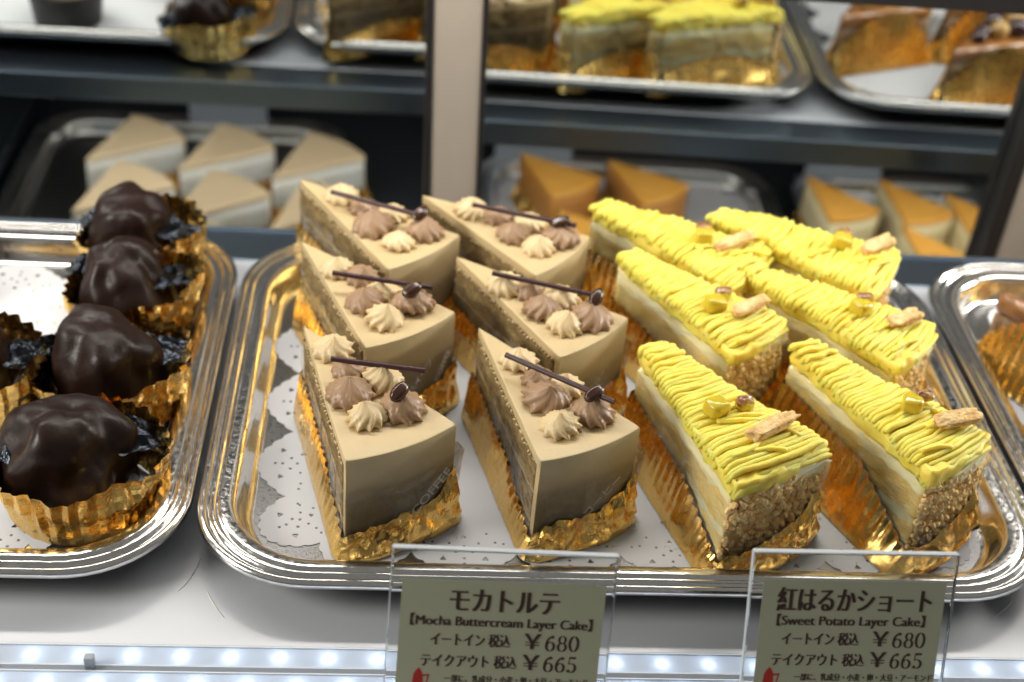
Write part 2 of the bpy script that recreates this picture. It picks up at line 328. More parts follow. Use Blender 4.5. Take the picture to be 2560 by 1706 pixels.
# ------------------------------------------------------------------ doilies (a flat 2D curve gives real punched holes)
def flat_shape(name, splines, thick, m, parent=None):
    cu = bpy.data.curves.new(name, 'CURVE'); cu.dimensions = '2D'; cu.fill_mode = 'BOTH'; cu.extrude = thick * CM / 2
    for pts in splines:
        s = cu.splines.new('POLY'); s.points.add(len(pts) - 1)
        for i, p in enumerate(pts): s.points[i].co = (p[0] * CM, p[1] * CM, 0, 1)
        s.use_cyclic_u = True
    tmp = bpy.data.objects.new(name, cu); C.objects.link(tmp)
    me = bpy.data.meshes.new_from_object(tmp.evaluated_get(bpy.context.evaluated_depsgraph_get()))
    bpy.data.objects.remove(tmp); me.name = name; me.materials.clear(); me.materials.append(m)
    return link(name, me, parent)
def doily(x0, x1, y0, y1, z, label, seed, group='white paper doilies lining the trays'):
    rnd = random.Random(seed); cx, cy = (x0 + x1) / 2, (y0 + y1) / 2
    base = rrect(x0 - cx, x1 - cx, y0 - cy, y1 - cy, 4.5, 10, 60)
    # resample by length
    L = [0]
    for i in range(len(base)): L.append(L[-1] + (base[(i + 1) % len(base)] - base[i]).length)
    tot = L[-1]; n = 720; pts = []; j = 0
    for k in range(n):
        s = tot * k / n
        while L[j + 1] < s: j += 1
        p = base[j].lerp(base[(j + 1) % len(base)], (s - L[j]) / (L[j + 1] - L[j])); pts.append(p)
    nl = 2 * round(tot / 5.0 / 2); nsc = nl * 9
    def nrm(k):
        t = pts[(k + 1) % n] - pts[k - 1]; return Vector((t.y, -t.x, 0)).normalized()
    def at(s, off):
        k = s * n; i = int(k) % n; p = pts[i].lerp(pts[(i + 1) % n], k - int(k))
        big = abs(math.sin(math.pi * s * nl)); return p + nrm(i) * ((big - .75) * 1.5 + off)
    outline = []
    for k in range(nsc * 5):
        s = k / (nsc * 5); outline.append(at(s, .13 * abs(math.sin(math.pi * s * nsc))))
    sp = [outline]
    def hole(s, off, r, kind='o'):
        c = at(s, off); i = int(s * n) % n; nn = nrm(i); tt = Vector((-nn.y, nn.x, 0))
        if kind == 'o': sp.append([c + Vector((math.cos(a), math.sin(a), 0)) * r for a in [x * math.pi / 3.5 for x in range(7)]])
        else: sp.append([c - nn * r * .9] + [c - nn * r * .9 + (nn * math.cos(a) + tt * math.sin(a)) * r * 1.7 for a in (-.62, -.4, -.2, 0, .2, .4, .62)])
    for q in range(nl):
        for f, o, r, kd in ((.30, -.85, .17, 'f'), (.70, -.85, .17, 'f'), (.5, -.8, .08, 'o'), (.5, -1.15, .08, 'o'), (.42, -1.5, .08, 'o'), (.58, -1.5, .08, 'o'), (.5, -1.85, .08, 'o'), (.36, -1.9, .07, 'o'), (.64, -1.9, .07, 'o'), (.2, -1.5, .07, 'o'), (.8, -1.5, .07, 'o'), (.12, -1.1, .07, 'o'), (.88, -1.1, .07, 'o'), (.28, -2.35, .07, 'o'), (.72, -2.35, .07, 'o'), (.5, -2.45, .13, 'f')):
            hole((q + f) / nl, o, r, kd)
    o = flat_shape('paper_doily', sp, .02, paper); o.location = (cx * CM, cy * CM, z * CM)
    return tag(o, label, 'doily', group)
doily(-5.9, 28.0, 44.45, 67.2, .425, 'white lace doily under the coffee and yellow cake slices', 1)
doily(-45.4, -11.6, 44.5, 67.6, .425, 'white lace doily under the chocolate domes', 2)
doily(33.8, 67.6, 45.0, 67.4, .425, 'white lace doily under the caramel slices at right', 3)

# ------------------------------------------------------------------ wedge geometry
TIP = [0.0]
def wedge_sides(R, chord):
    """the two cut sides as end points: tip left, arc left, tip right, arc right"""
    al = math.asin(chord / 2 / R); A = Vector((0, 0, 0)); B = Vector((.12 * TIP[0], TIP[0], 0))
    return A, Vector((R * math.cos(al), -R * math.sin(al), 0)), B, Vector((R * math.cos(al), R * math.sin(al), 0)), al
def wedge_outline(R, chord, seg=.35, rc=.12, off=0):
    """closed outline, tip at the origin, arc towards +X; points, normals, tags (0 left cut, 1 arc, 2 right cut), share along"""
    A, Lp, B, Rp, al = wedge_sides(R, chord); pts = []
    n = int(R / seg); na = int(chord / seg) + 2
    dl = (Lp - A).normalized(); nl = Vector((dl.y, -dl.x, 0)); dr = (Rp - B).normalized(); nr = Vector((-dr.y, dr.x, 0))
    for i in range(1, n): pts.append((A.lerp(Lp, i / n), nl, 0, i / n))
    pts.append((Lp - dl * .04 + Vector((0, .03, 0)), (nl + dl).normalized(), 0, 1))
    for i in range(1, na):
        a = -al + 2 * al * i / na; d = Vector((math.cos(a), math.sin(a), 0)); pts.append((d * R, d, 1, i / na))
    pts.append((Rp - dr * .04 - Vector((0, .03, 0)), (nr + dr).normalized(), 2, 1))
    for i in range(n - 1, 0, -1): pts.append((B.lerp(Rp, i / n), nr, 2, i / n))
    if TIP[0]:
        m_ = max(2, int(TIP[0] / seg)); bk = Vector((-1, .12, 0)).normalized()
        for i in range(m_, -1, -1): pts.append((A.lerp(B, i / m_), bk if 0 < i < m_ else (bk + (nr if i else nl)).normalized(), 0, 0))
    else: pts.append((A + Vector((.06, 0, 0)), Vector((-1, 0, 0)), 0, 0))
    if off: pts = [(p + m * off, m, t, s) for p, m, t, s in pts]
    return pts

def slab(b, out, z0, z1, nz, disp, seed, rnd=.12, mi=0, wave=0, wseed=0):
    """loft the outline from z0 to z1 with noisy walls and rounded edges, capped"""
    rows = []
    for i in range(nz + 1):
        h = z0 + (z1 - z0) * i / nz; inset = 0
        if i == 0 or i == nz: inset = rnd
        rows.append([p - m * inset + m * disp * (N((p.x * 1.3 + seed, p.y * 1.3, h * 2.2)) + .6 * N((p.x * 4 + seed, p.y * 4, h * 5))) + Vector((0, 0, h + (0 if i in (0,) else 0))) for p, m, t, s in out])
        if i == 0: rows[-1] = [Vector((p.x, p.y, z0)) for p in rows[-1]]
    if wave:
        for i, rr_ in enumerate(rows):
            f = i / nz; rows[i] = [Vector((p.x, p.y, p.z + wave * ((1 - f) * (N((p.x * .9, p.y * .9, z0 * 3 + wseed)) + .4 * N((p.x * 3, p.y * 3, z0 * 3 + wseed))) + f * (N((p.x * .9, p.y * .9, z1 * 3 + wseed)) + .4 * N((p.x * 3, p.y * 3, z1 * 3 + wseed)))))) for p in rr_]
    # extra ring just inside edge so the edge is softly rounded
    if rnd: rows.insert(1, [Vector((a.x * .3 + c.x * .7, a.y * .3 + c.y * .7, z0 + rnd * .35)) for a, c in zip(rows[0], rows[1])])
    if rnd: rows.insert(len(rows) - 1, [Vector((a.x * .25 + c.x * .75, a.y * .25 + c.y * .75, z1 - rnd * .3)) for a, c in zip(rows[-1], rows[-2])])
    b.grid(rows, closed_u=True, mi=mi)
    # top & bottom caps with inner grid rings
    for top in (True, False):
        ring = rows[-1] if top else rows[0]; n = len(ring); cen = sum(ring, Vector()) / n; prev = ring; rr = [ring]
        for k in (.8, .55, .3, .1):
            rr.append([cen + (p - cen) * k + Vector((0, 0, (disp * .4 + .015) * N((p.x * k * 1.2, p.y * k * 1.2, seed)) if top else 0)) for p in ring])
        b.grid(rr, closed_u=True, mi=mi); base = len(b.v) - n; b.f.append(tuple(range(base, base + n))); b.m.append(mi)

def rosette_mesh(name, m, n=9, tw=1.1, seed=0, amp=.17, h=.95):
    b = MB(); rows = []; n += 1; NT = n * 10
    prof = [(0, .84), (.04, .94), (.12, 1.02), (.24, 1.02), (.37, .95), (.49, .83), (.60, .67), (.70, .50), (.79, .34), (.87, .21), (.94, .11), (.98, .05), (1.0, .008)]
    for u, r in prof:
        row = []
        for k in range(NT):
            th = 2 * math.pi * k / NT; ph = n * (th + tw * u * u) + .4 * N((math.cos(th), math.sin(th), seed))
            rid = 1 - 2 * abs(math.sin(ph / 2)) ** (1.15 - .35 * u); am = amp * .85 * (1 - u) ** .5 * (1.0 if u > .02 else .7)
            rr = r * (1 + am * rid + .07 * N((math.cos(th) * 1.2, math.sin(th) * 1.2, seed + u)))
            lean = .10 * u * u
            row.append((rr * math.cos(th) + lean * math.cos(seed), rr * math.sin(th) + lean * math.sin(seed), h * u + .04 * N((math.cos(th) * 2, math.sin(th) * 2, seed + 5))))
        rows.append(row)
    b.grid(rows, closed_u=True); return b.mesh(name, m)
ROS_P = [rosette_mesh('rosette', cream_pale, 9 + i % 2, (1.5, -1.6, 1.0)[i % 3], i * 3.1, .17, (.95, 1.0, .9)[i % 3]) for i in range(7)]
ROS_M = [rosette_mesh('rosette', cream_mocha, 10 - i % 2, (1.7, -1.2, 1.4)[i % 3], i * 4.7 + 1, .16, (.95, .85, 1.0)[i % 3]) for i in range(7)]

def bean_mesh():
    b = MB(); rows = []
    for i in range(15):
        a = math.pi * i / 14; rows.append([])
        for k in range(20):
            t = 2 * math.pi * k / 20; x = -math.cos(a) * .5; r = math.sin(a); y = r * .30 * math.cos(t); z = r * .24 * math.sin(t)
            if z > 0: z *= 1 - .22 * math.exp(-(y / .035) ** 2)
            rows[-1].append((x, y, z))
    b.grid(rows, closed_u=True); return b.mesh('chocolate_bean', choc_bean)
BEAN = bean_mesh()

def ribbon(path, nv, fn, mats, name, parent, smooth=True, closed=True, mi=0):
    rows = [[fn(p, m, t, s, k / len(path), v / (nv - 1)) for k, (p, m, t, s) in enumerate(path)] for v in range(nv)]
    b = MB(); b.grid(rows, closed_u=closed, mi=mi)
    return b.build(name, mats, parent, smooth=smooth, recalc=False)

def ridged(p, f, seed):
    return 1 - 2.6 * abs(N((p.x * f + seed, p.y * f, p.z * f)))
def tri(x): return abs((x % 1) - .5) * 4 - 1
def foil_wrap(t, R, chord, seed, side_h=2.0, front_h=1.5, flare=.9, gap=.12, m=None):
    rnd = random.Random(seed); out = wedge_outline(R, chord, .085); per = 2 * R + chord; npl = round(per / .5)
    hi = rnd.uniform(.7, 1.5)
    def fn(p, nn, tg, s, k, v):
        kk = k
        if tg == 1:
            H = front_h * (.72 + .55 * s) + .6 * N((s * 2.4, seed, 0)) + .3 * abs(N((s * 7, seed, 3))) + hi * max(0, s - .82) * 5; fl = .42 + .3 * N((s * 2, seed, 4))
        else:
            H = (side_h + (1 - s) * .5 if tg == 0 else .75 + side_h * .72 * math.sin(math.pi * min(1, s)) ** .7) - (max(0, s - .6) * 2.5 * (side_h - front_h * .62) if tg == 0 else 0) + (hi * max(0, s - .93) * 12 if tg == 2 else 0); fl = flare
        H += .045 * abs(math.sin(k * npl * math.pi)) + .05 * N((k * 130, seed, 8))
        o = gap + fl * (1 - v) ** 1.15
        am = (.065 if tg != 1 else .02) * (.06 + .94 * v ** 1.8) * (1 + .5 * N((k * 30, seed, 1)))
        q3 = Vector((p.x, p.y, v * H))
        c = (ridged(q3, .5, seed) * .24 + ridged(q3, 1.1, seed + 5) * .12 + ridged(q3, 2.6, seed + 7) * .03) if tg == 1 else (ridged(q3, .35, seed) * .09 + ridged(q3, .9, seed + 5) * .03 * (1.3 - v))
        e = min(1, (1 - v) * 4 + .25) * min(1, v * 3 + .2)
        zz = H * v
        if tg == 1: zz += .22 * e * N((p.x * 1.6, p.y * 1.6, v * 2 + seed))
        q = p + nn * (o + am * tri(k * npl) + c * e)
        return Vector((q.x, q.y, max(.02, zz)))
    ribbon(out, 16, fn, m or gold, 'foil_wrapper', t, smooth=False)
    b = MB(); ring = [p + nn * (gap + flare * .6) for p, nn, tg, s in wedge_outline(R, chord, .6)]
    b.add([(p.x, p.y, .03) for p in ring], [tuple(range(len(ring)))]); b.build('foil_base', m or gold, t, smooth=False)

def film_wrap(t, R, chord, seed, h0, hs, hf, off=.12):
    out = [q for q in wedge_outline(R, chord, .18)]
    # start near apex on one side, round the arc to the other side
    path = out
    def fn(p, nn, tg, s, k, v):
        H = (hf if tg == 1 else hs - .3 * s) + .25 * N((k * 9, seed, 1)); o = off + .06 * N((p.x * 1.4, p.y * 1.4, v * 3 + seed)) + .09 * v * abs(N((k * 14, seed, v)))
        if tg == 2 and s > .8: o += .55 * v * (s - .8) * 5 * (.6 + .4 * N((seed, 0, 0)))
        return Vector((p.x + nn.x * o, p.y + nn.y * o, h0 + (H - h0) * v))
    ribbon(path[:-1], 9, fn, film, 'plastic_film', t, closed=False)

def film_text(t, txt, R, ang, z, size, rot, off=.30):
    cu = bpy.data.curves.new('film_print', 'FONT'); cu.body = txt; cu.size = size * CM; cu.align_x = 'CENTER'; cu.align_y = 'CENTER'; cu.offset = .00008
    o = bpy.data.objects.new('film_print', cu); C.objects.link(o)
    me = bpy.data.meshes.new_from_object(o.evaluated_get(bpy.context.evaluated_depsgraph_get())); bpy.data.objects.remove(o)
    me.name = 'film_print'; me.materials.clear(); me.materials.append(film_ink)
    a = math.radians(ang); rr = (R + off) * CM
    Mx = Matrix.Translation((0, 0, z * CM)) @ Matrix.Rotation(a, 4, 'Z') @ Matrix.Translation((rr, 0, 0)) @ Matrix.Rotation(math.pi / 2, 4, 'Z') @ Matrix.Rotation(math.pi / 2, 4, 'X') @ Matrix.Rotation(math.radians(rot), 4, 'Z')
    me.transform(Mx); return link('film_print', me, t)

# ------------------------------------------------------------------ mocha slices
MO = [
 ((-4.38, 55.13, -60.3, 10.3, 5.55), [(2.64, .29), (4.4, .25), (5.81, 1.18), (6.08, -.53), (7.84, -.62), (8.0, 1.08)], [(4.2, -.58), (7.11, 2.7), (7.95, .9)], 'coffee cream slice at the front left, beside the bare lace doily edge'),
 ((-5.04, 62.74, -52.6, 10.1, 5.45), [(3.47, -.07), (4.74, .57), (6.54, .52), (6.76, -.56), (8.38, -.69), (8.1, 1.27)], [(4.62, -1.13), (8.53, 2.14), (8.25, 1.07)], 'coffee cream slice in the middle of the leftmost row'),
 ((-5.62, 69.39, -45.4, 10.5, 5.3), [(3.22, .38), (4.91, .44), (6.44, 1.21), (6.76, -.5), (8.73, -.57), (8.9, 1.22)], [(3.47, -.67), (8.14, 1.08), (8.44, 1.24)], 'coffee cream slice at the rear of the leftmost row, nearest the left mirror'),
 ((4.1, 55.49, -61.3, 10.3, 5.4), [(3.42, .23), (5.02, .32), (6.17, 1.1), (6.42, -.18), (8.38, -.63), (8.31, 1.18)], [(3.63, -.69), (8.99, 1.74), (8.11, 1.25)], 'coffee cream slice directly behind the left price sign, next to the yellow slices'),
 ((3.12, 61.89, -45.9, 10.0, 5.2), [(3.8, -.2), (5.02, .32), (6.5, .96), (6.51, -.41), (8.14, -.53), (8.57, .82)], [(3.35, -.8), (8.25, 1.64), (8.44, 1.32)], 'coffee cream slice in the middle of the second row, left of a yellow slice'),
 ((1.31, 68.19, -37.6, 9.9, 5.3), [(3.22, .27), (4.72, .72), (6.46, 1.38), (6.49, -.24), (8.21, -.43), (8.52, 1.1)], [(3.67, -.29), (9.2, 1.57), (8.47, 1.18)], 'coffee cream slice at the rear, in front of the foot of the cream post'),
]
ROS = (('P', .90), ('M', .80), ('P', .88), ('M', 1.0), ('P', .88), ('M', 1.02))
ZB = .50
def mocha_cake(i, spec, ros, st, label):
    ax, ay, ang, R, ch = spec; rnd = random.Random(100 + i)
    t = thing('mocha_cake', label, 'cake slice', (ax, ay, ZB), ang, 'coffee cream cake slices on the large tray')
    inner = wedge_outline(R - .45, ch - .25, .22, off=0)
    z = .08
    for k, (h, m, nm) in enumerate(((1.5, mocha_sponge, 'sponge_layer'), (.22, mocha_cream, 'cream_layer'), (1.45, mocha_sponge, 'sponge_layer'), (.22, mocha_cream, 'cream_layer'), (1.5, mocha_sponge, 'sponge_layer'))):
        b = MB(); slab(b, inner if 'sponge' in nm else wedge_outline(R - .42, ch - .2, .3), z, z + h, 7 if h > 1 else 2, .10 if 'sponge' in nm else .05, i * 7, rnd=.0, wave=.15 if z > .1 else 0, wseed=i * 4); b.build(nm, m, t); z += h
    # buttercream: top slab and arc wall in one coat
    b = MB(); slab(b, wedge_outline(R - .02, ch, .25), z, 5.5, 3, .016, i * 3.3, rnd=.07)
    al = math.asin(ch / 2 / R) * .985; rows = []
    for (dr, zz) in ((-.45, .08), (-.03, .08), (0, .16), (.0, 1.5), (.0, 3), (.0, 4.2), (0, 5.38), (-.05, 5.46), (-.45, 5.44)):
        rows.append([((R + dr + .012 * N((a * 9, zz, i))) * math.cos(a), (R + dr + .012 * N((a * 9, zz, i))) * math.sin(a), zz) for a in [-al + 2 * al * q / 24 for q in range(25)]])
    b.grid(rows); 
    for side in (0, 24): b.add([r[side] for r in rows], [tuple(range(len(rows)))])
    b.build('buttercream_coat', buttercream, t, auto=45)
    # ragged smear along the cut rim
    s = MB()
    for side, sg in ((0, -1),):
        for k in range(34):
            d = R * (.04 + .92 * k / 34 + .01 * rnd.random()); a = sg * math.asin(ch / 2 / R); r0 = .05 + .06 * rnd.random()
            c = Vector((d * math.cos(a), d * math.sin(a), z + .08 - .16 * rnd.random())) + Vector((math.sin(a) * .0, sg * .02, 0))
            lump(s, c, r0, rnd, (1.6, .6, .8))
    o = s.build('cream_smear', buttercream, t); o['kind'] = 'stuff'
    for (x, y), (kd, sc_), q in zip(ros, ROS, range(6)):
        me = (ROS_P if kd == 'P' else ROS_M)[(q * 2 + i * 3) % 7]; ss = sc_ * (.92 + .18 * rnd.random())
        o = link('rosette', me, t, loc=(x, y, 5.47), rot=(rnd.uniform(-.12, .12), rnd.uniform(-.12, .12), rnd.random() * 6)); o.scale = (ss, ss, ss * (1.05 + .2 * rnd.random()))
    (x0, y0), (x1, y1), (bx, by) = st
    b = MB(); p0 = Vector((x0, y0, 6.42)); p1 = Vector((x1, y1, 6.5 if i % 3 else 6.6)); n = 16
    b.tube([p0.lerp(p1, q / n) + Vector((0, 0, .02 * N((q * .4, i, 0)))) for q in range(n + 1)], [.135 + .012 * N((q * .8, i, 2)) for q in range(n + 1)], 10); b.build('chocolate_stick', choc_stick, t, auto=50)
    o = link('chocolate_bean', BEAN, t, loc=(bx, by, 6.62), rot=(.3, -.25 - .3 * rnd.random(), math.radians(-ang + (75 if i % 2 else 95) - 60 + 25 * rnd.random()))); o.scale = (1.12, 1.15, 1.25)
    foil_wrap(t, R, ch, 10 + i, 2.2, 1.7, .42)
    film_wrap(t, R, ch, 20 + i, .5, 4.3, 3.7)
    return t
def lump(b, c, r, rnd, sc3=(1, 1, 1), mi=0):
    """small faceted lump, 8-sided, 3 rings"""
    c = Vector(c); rows = []; ph = rnd.random() * 6; e = Matrix.Rotation(rnd.random() * 6, 3, (rnd.random(), rnd.random(), 1.1))
    vs = [c + e @ Vector((0, 0, r * sc3[2]))]; 
    for zz, rr in ((.5, .86), (-.5, .86)):
        for k in range(6):
            a = ph + k * math.pi / 3; q = rr * r * (.75 + .5 * rnd.random()); vs.append(c + e @ Vector((q * math.cos(a) * sc3[0], q * math.sin(a) * sc3[1], zz * r * sc3[2])))
    vs.append(c + e @ Vector((0, 0, -r * sc3[2])))
    fs = [(0, 1 + k, 1 + (k + 1) % 6) for k in range(6)] + [(1 + k, 7 + k, 7 + (k + 1) % 6, 1 + (k + 1) % 6) for k in range(6)] + [(13, 7 + (k + 1) % 6, 7 + k) for k in range(6)]
    b.add(vs, fs, mi)
for i, a in enumerate(MO):
    t = mocha_cake(i, *a)
    if i == 0: film_text(t, 'COFFEE', a[0][3], 7, 2.6, .75, 40)
    if i == 3: film_text(t, 'コーヒー', a[0][3], 3, 2.7, .62, 40)
    if i == 1: film_text(t, 'スイーツ', a[0][3], 1, 3.0, .5, 50); film_text(t, 'COFFEE', a[0][3], 9, 3.0, .5, 60)
    if i == 4: film_text(t, 'コー', a[0][3], 0, 3.4, .5, 50)

# ------------------------------------------------------------------ yellow slices
YE = [
 ((11.95, 53.79, -56.8, 10.1, 5.7), [(5.6, -.29), (6.05, 1.05), (8.09, -.55), (8.09, 2.0)], 'yellow noodle topped slice at the front, between the coffee slices and right sign'),
 ((19.56, 54.24, -51.0, 10.1, 4.8), [(6.57, .45), (6.74, 1.1), (8.07, .26), (8.92, 2.2)], 'yellow noodle topped slice at the front right corner of the tray'),
 ((11.85, 62.07, -46.6, 9.6, 4.6), [(6.39, -.19), (6.13, .8), (7.6, -.13), (7.98, 1.9)], 'yellow noodle topped slice in the middle row beside the coffee slices'),
 ((18.48, 60.95, -37.1, 10.0, 4.9), [(6.28, .35), (6.22, .9), (7.98, .17), (8.84, 1.85)], 'yellow noodle topped slice in the middle row at the right tray edge'),
 ((10.92, 67.26, -34.5, 10.1, 5.1), [(6.59, .48), (6.32, .9), (7.7, .05), (8.66, 2.2)], 'yellow noodle topped slice at the rear, right of the cream post'),
 ((17.55, 66.8, -29.2, 10.4, 5.6), [(7.3, .92), (7.2, 1.4), (8.6, .5), (9.7, 2.2)], 'yellow noodle topped slice at the rear right, nearest the right mirror'),
]
def yellow_cake(i, spec, tp, label):
    ax, ay, ang, R, ch = spec; rnd = random.Random(300 + i)
    t = thing('sweet_potato_cake', label, 'cake slice', (ax, ay, ZB), ang, 'yellow noodle topped cake slices on the large tray')
    z = .08; al = math.asin(ch / 2 / R)
    for k, (h, m, nm) in enumerate(((1.0, white_cream, 'cream_layer'), (1.2, yellow_sponge, 'sponge_layer'), (.5, white_cream, 'cream_layer'), (1.4, yellow_sponge, 'sponge_layer'), (.65, white_cream, 'cream_layer'))):
        b = MB(); slab(b, wedge_outline(R - .25, ch - .3, .22), z, z + h, 7, .09 if 'sponge' in nm else .06, i * 9, rnd=.0, wave=.36 if z > .1 else 0, wseed=i * 4); b.build(nm, m, t); z += h
    b = MB(); slab(b, wedge_outline(R + .02, ch + .12, .25), z - .05, z + .80, 4, .16, i * 5 + 2, rnd=.16, wave=.25, wseed=i * 4); b.build('paste_layer', yellow_paste, t)
    zt = z + .90   # about 5.5
    def top(x): return zt + .02 + .10 * math.sin(x * .9 + i) + .12 * N((x * .7, i * 3, 0))
    SA, SL, SB, SR, _ = wedge_sides(R, ch); n = 30; x = .15; k = 0
    while x < R + .12:
        fx = min(x / (R * math.cos(al)), 1.0); yl = SA.lerp(SL, fx).y - .05; yr = SB.lerp(SR, fx).y + .05; yc = (yl + yr) / 2; hw = max((yr - yl) / 2, .42); sl = .16 + .12 * N((x * .5, i, 4)) 
        dl = rnd.uniform(.15, .5) + (.18 if rnd.random() < .25 else 0); dr = rnd.uniform(.1, .4); pts = []; rad = []
        bow = -.10 if x < R * .6 else -.22 * (x / R)
        m_ = 15; zz = top(x) + .04 * (k % 2) + rnd.uniform(-.05, .10); ph = rnd.random() * 6
        for q in range(m_ + 1):
            u = -1 + 2 * q / m_; yy = yc + u * hw; xx = x + sl * u + bow * (u * u) + .05 * math.sin(u * 3 + ph) + .08 * N((u * 2, k, i)); z_ = zz + .05 * N((u * 1.6, k * 3, i)) - .05 * u * u
            if u < -.8: z_ -= dl * ((-u - .8) / .2) ** 1.3; yy += .03 * (-u - .8) * 5
            if u > .8: z_ -= dr * ((u - .8) / .2) ** 1.3
            if x > R - .7: z_ -= .7 * max(0, x - R + .7) ** 1.3 + .25 * abs(u) * max(0, x - R + .7)
            pts.append((xx, yy, z_)); rad.append((.150 + .03 * N((k * 3.3, i, 0)) + .022 * N((u * 3, k, 7 + i))) * (1 if 0 < q < m_ else .6))
        b = MB(); b.tube(pts, rad, 8); b.build('noodle_strand', yellow_paste, t); x += .212 + .05 * rnd.random(); k += 1
    # a few loose crossing strands near the arc
    for q in range(5):
        x0 = R * rnd.uniform(.55, .93); w = x0 * math.tan(al) * .85; y0 = rnd.uniform(-w, w * .2); L_ = rnd.uniform(1.2, 2.4); a0 = rnd.uniform(.9, 1.5); cv = rnd.uniform(-.9, .9); pts = []
        px, py, aa = x0, y0, a0
        for s in range(12):
            pts.append((px, min(max(py, -w), w), top(px) + .26 - .02 * abs(s - 6))); px += math.cos(aa) * L_ / 11; py += math.sin(aa) * L_ / 11; aa += cv / 11
        b = MB(); b.tube([p for p in pts if p[0] < R + .1] or pts[:3], .125, 8); b.build('noodle_strand', yellow_paste, t)
    # crumbs pressed on the arc
    b = MB()
    rows = [[((R - .12 + .06 * N((a * 14, zz * 2, i))) * math.cos(a), (R - .12 + .06 * N((a * 14, zz * 2, i))) * math.sin(a), zz) for a in [-al + 2 * al * q / 20 for q in range(21)]] for zz in (.1, 1, 2, 3, 4, 4.8)]
    b.grid(rows)
    for q in range(620):
        a = rnd.uniform(-al, al) * 1.02; zz = rnd.uniform(.2, 4.9) if rnd.random() < .8 else rnd.uniform(3, 5); rr = rnd.choice((.05, .07, .09, .12, .16, .2))
        lump(b, ((R - .08 + rr * .3) * math.cos(a), (R - .08 + rr * .3) * math.sin(a), zz), rr, rnd)
    o = b.build('crumb_coating', crumb_mat, t, smooth=False); o['kind'] = 'stuff'
    c = MB(); a = (.15 if i % 2 else .3) * al; lumpy(c, ((R - .06) * math.cos(a), (R - .06) * math.sin(a), 4.75), (.14, ch * .30, .42), .5, i, sq=.8, res=20); c.build('cream_patch', white_cream, t)
    # toppings
    (x0, y0), (x1, y1), (cx0, cy0), (cx1, cy1) = tp
    zc = top(x0) + .42
    c = MB(); lumpy(c, (0, 0, 0), (.56, .50, .42), .10, i, sq=.55); o = c.build('potato_cube', cube_mat, t); o.location = Vector((x0, y0, zc)) * CM; o.rotation_euler = (0, .15, rnd.random() * 3)
    c = MB(); lumpy(c, (0, 0, 0), (.44, .30, .20), .2, i + 4, sq=.7); o = c.build('potato_skin', skin_mat, t); o.location = Vector((x1, y1, top(x1) + (.68 if (x1 - x0) ** 2 + (y1 - y0) ** 2 < .9 else .55))) * CM; o.rotation_euler = (.3, 0, math.radians(-ang + 10))
    if i in (0, 2):
        c = MB(); lumpy(c, (0, 0, 0), (.42, .36, .30), .12, i + 9, sq=.75); o = c.build('potato_cube', cube_mat, t); o.location = Vector((x1, y1, top(x1) + .36)) * CM
    p0 = Vector((cx0, cy0, top(cx0) + .40)); p1 = Vector((cx1, cy1, top(cx1) + .55)); d = p1 - p0; mid = (p0 + p1) / 2
    c = MB(); lumpy(c, (0, 0, 0), (d.length / 2 + .05, .40, .22), .26, i + 20, sq=.5, res=26); o = c.build('cookie_piece', cookie_mat, t); o.location = mid * CM; o.rotation_euler = (rnd.uniform(-.4, .4), -math.asin(d.z / d.length), math.atan2(d.y, d.x))
    foil_wrap(t, R, ch, 40 + i, 3.2 if i == 1 else 2.6, 1.7, 1.0 if i == 1 else .6)
    film_wrap(t, R, ch, 50 + i, .6, 4.6, 2.1, .16)
    return t
def lumpy(b, c, r3, amp, seed, sq=1.0, res=14):
    c = Vector(c); rows = []
    def pw(v): return math.copysign(abs(v) ** sq, v)
    for i in range(res + 1):
        a = -math.pi / 2 + math.pi * i / res; row = []
        for k in range(int(res * 1.6)):
            t = 2 * math.pi * k / int(res * 1.6); d = Vector((pw(math.cos(a)) * pw(math.cos(t)), pw(math.cos(a)) * pw(math.sin(t)), pw(math.sin(a))))
            if i in (0, res): d = Vector((0, 0, d.z))
            q = 1 + amp * (N(d * 1.7 + Vector((seed * 3.1, 0, 0))) + .5 * N(d * 4 + Vector((seed, 9, 0))))
            row.append(c + Vector((d.x * r3[0], d.y * r3[1], d.z * r3[2])) * q)
        rows.append(row)
    b.grid(rows, closed_u=True)
TIP[0] = 1.25
for i, a in enumerate(YE): yellow_cake(i, *a)
TIP[0] = 0.0

